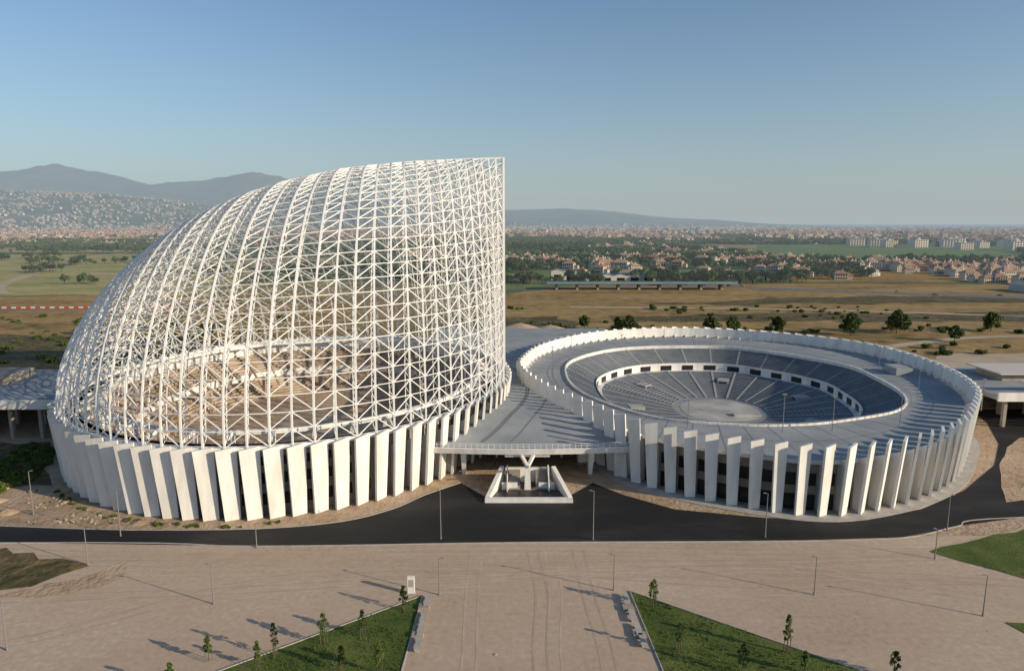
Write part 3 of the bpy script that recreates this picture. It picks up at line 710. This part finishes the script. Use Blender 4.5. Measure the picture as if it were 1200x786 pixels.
for i in range(17000):
    y=820+8500*R()**1.4; x=U(-.85,.85)*y
    if field(x,y) or (x<-200 and y<1700): continue
    if clump(x,y,.0024,20)<.0-(.2 if y>2200 else 0): continue
    if y<2200 and clump(x,y,.012,7)<-.05: continue
    it=(x,y,gz(x,y)+3*(y>2200),U(10,17)*(1+.55*(y>2500)),U(-.8,.8)); r=R()
    (HA if r<.5 else HB if r<.88 else HC).append(it)
for i in range(120): HA.append((U(470,720)+U(-20,20),U(640,860),0,U(10,15),.2+U(-.3,.3)))
for i in range(70): HB.append((U(40,760),U(700,1050),0,U(10,15),U(-.6,.6)))
for i in range(22): HC.append((U(900,1400),U(1500,1900),0,U(24,38),U(-.2,.2)))
for i in range(260):
    x=U(-6500,-3200); y=U(5600,7300); HC.append((x,y,gz(x,y)+2,U(18,34),U(-.5,.5)))
for i in range(600):
    x=U(-8000,-2600); y=U(4300,7200); 
    if clump(x,y,.0012,2)>-.1: HB.append((x,y,gz(x,y)+2,U(16,28),U(-.5,.5)))
for i in range(1500):
    y=U(4000,9500); x=U(-.05,.85)*y; HC.append((x,y,gz(x,y)+3,U(22,40),U(-.5,.5)))
h=len(TR)//2
instancer('woodland_trees',TR[:h],mk_tree(3),[M_trunk,M_wood],'tree_crown')
instancer('woodland_trees',TR[h:],mk_tree(4),[M_trunk,M_wood],'tree_crown')
h=len(GR)//2
instancer('distant_groves',GR[:h],mk_grove(5),[M_grove],'grove_clump')
instancer('distant_groves',GR[h:],mk_grove(6),[M_grove],'grove_clump')
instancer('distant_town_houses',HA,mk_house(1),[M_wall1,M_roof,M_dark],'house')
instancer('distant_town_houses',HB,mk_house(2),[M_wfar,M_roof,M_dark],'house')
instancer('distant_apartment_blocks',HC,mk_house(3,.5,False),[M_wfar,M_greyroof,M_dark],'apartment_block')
v=empty('motorway_viaduct'); mb=MB(); mb.box(30,195,590,606,5,6.4,0); mb.box(30,195,589.3,589.9,5.4,7.2,1)
for i in range(9): mb.box(38+i*18,40+i*18,594,602,0,5,2)
mb.obj('deck_and_piers',[M_oldasph,M_teal,M_conc],v)
def ware(x,y,w,d,h,rm):
    mb=MB(); mb.box(x,x+w,y,y+d,0,h,0); n=max(2,int(w/14))
    for i in range(n):
        a=x+w*i/n;c=x+w*(i+1)/n; mb.quad((a,y-.5,h+.01),((a+c)/2,y-.5,h+1.8),((a+c)/2,y+d+.5,h+1.8),(a,y+d+.5,h+.01),1); mb.quad(((a+c)/2,y-.5,h+1.8),(c,y-.5,h+.01),(c,y+d+.5,h+.01),((a+c)/2,y+d+.5,h+1.8),1)
        mb.tri((a,y-.01,h),(c,y-.01,h),((a+c)/2,y-.01,h+1.8),0); mb.box(a+3,c-3,y-.1,y-.02,0,h*.6,2)
    mb.obj('warehouse',[M_wall2,rm,M_dark])
ware(430,560,70,30,6,M_greyroof); ware(40,700,26,16,9,M_greyroof); ware(75,690,70,20,5,M_teal); ware(520,540,60,26,6,M_teal)
def car(x,y,r,m):
    mb=MB(); mb.hexa([(-2.1,-.85,.35),(2.1,-.85,.35),(2.1,.85,.35),(-2.1,.85,.35)],[(-2.05,-.8,.95),(2.0,-.8,.85),(2.0,.8,.85),(-2.05,.8,.95)]); mb.hexa([(-1.7,-.78,.95),(1.0,-.78,.9),(1.0,.78,.9),(-1.7,.78,.95)],[(-1.2,-.65,1.45),(.3,-.65,1.45),(.3,.65,1.45),(-1.2,.65,1.45)],1)
    for a in(-1.3,1.3):
        for b_ in(-.8,.8): mb.cyl((a,b_-.1,.33),(a,b_+.1,.33),.33,.33,10,2)
    o=mb.obj('car',[m,M_dark,M_dark]); o.location=(x,y,.12); o.rotation_euler=(0,0,r)
for i in range(26):
    k=random.randrange(8,len(hw)-2); p=hw[k]; q=hw[k+1]; f=R(); t=(q-p)/np.linalg.norm(q-p); o_=random.choice((-7,-3.5,3.5,7)); car(p[0]+(q-p)[0]*f-t[1]*o_,p[1]+(q-p)[1]*f+t[0]*o_,math.atan2(t[1],t[0]),random.choice((M_wall2,M_metal,M_red,M_teal)))
for i in range(14): car(U(190,300),U(232,245),U(0,3),random.choice((M_wall2,M_metal,M_red)))
# ------------------------------------------------------------------ light, camera
EL=18; AZ=114.4
w=bpy.data.worlds.new('World'); scene.world=w; w.use_nodes=True; nt=w.node_tree; N=nt.nodes; L=nt.links; bg=N['Background']; sk=N.new('ShaderNodeTexSky'); sk.sky_type='NISHITA'; sk.sun_disc=False
sk.sun_elevation=math.radians(EL); sk.sun_rotation=math.radians(AZ); sk.altitude=60; sk.air_density=1; sk.dust_density=1.0; sk.ozone_density=2.2
# low haze layer of the sky: thickens towards the horizon all the way round
tc=N.new('ShaderNodeTexCoord'); sp=N.new('ShaderNodeSeparateXYZ'); L.new(tc.outputs['Generated'],sp.inputs[0])
a=N.new('ShaderNodeMath'); a.operation='ABSOLUTE'; L.new(sp.outputs['Z'],a.inputs[0])
m1=N.new('ShaderNodeMath'); m1.operation='MULTIPLY'; m1.inputs[1].default_value=-7.5; L.new(a.outputs[0],m1.inputs[0])
ex_=N.new('ShaderNodeMath'); ex_.operation='EXPONENT'; L.new(m1.outputs[0],ex_.inputs[0])
m2=N.new('ShaderNodeMath'); m2.operation='MULTIPLY'; m2.inputs[1].default_value=.97; L.new(ex_.outputs[0],m2.inputs[0])
S=.12
tint=N.new('ShaderNodeMix'); tint.data_type='RGBA'; tint.blend_type='MULTIPLY'; tint.inputs[0].default_value=1; tint.inputs[7].default_value=(.86,1.0,1.08,1); L.new(sk.outputs[0],tint.inputs[6])
mx=N.new('ShaderNodeMix'); mx.data_type='RGBA'; L.new(m2.outputs[0],mx.inputs[0]); L.new(tint.outputs[2],mx.inputs[6]); mx.inputs[7].default_value=(.41/S,.465/S,.49/S,1)
L.new(mx.outputs[2],bg.inputs[0]); bg.inputs[1].default_value=S
sd=bpy.data.lights.new('sun','SUN'); sd.energy=5; sd.angle=math.radians(.5); sd.color=(1,.84,.62); so=bpy.data.objects.new('sun',sd); scene.collection.objects.link(so)
e_,a_=math.radians(EL),math.radians(AZ); d=Vector((math.sin(a_)*math.cos(e_),math.cos(a_)*math.cos(e_),math.sin(e_))); so.rotation_euler=d.to_track_quat('Z','Y').to_euler()
cd=bpy.data.cameras.new('camera'); cd.lens=24; cd.sensor_width=36; cd.clip_end=150000; cd.clip_start=1; co=bpy.data.objects.new('camera',cd); scene.collection.objects.link(co)
co.location=(0,0,57); co.rotation_euler=(math.radians(90-9.3),0,0); scene.camera=co
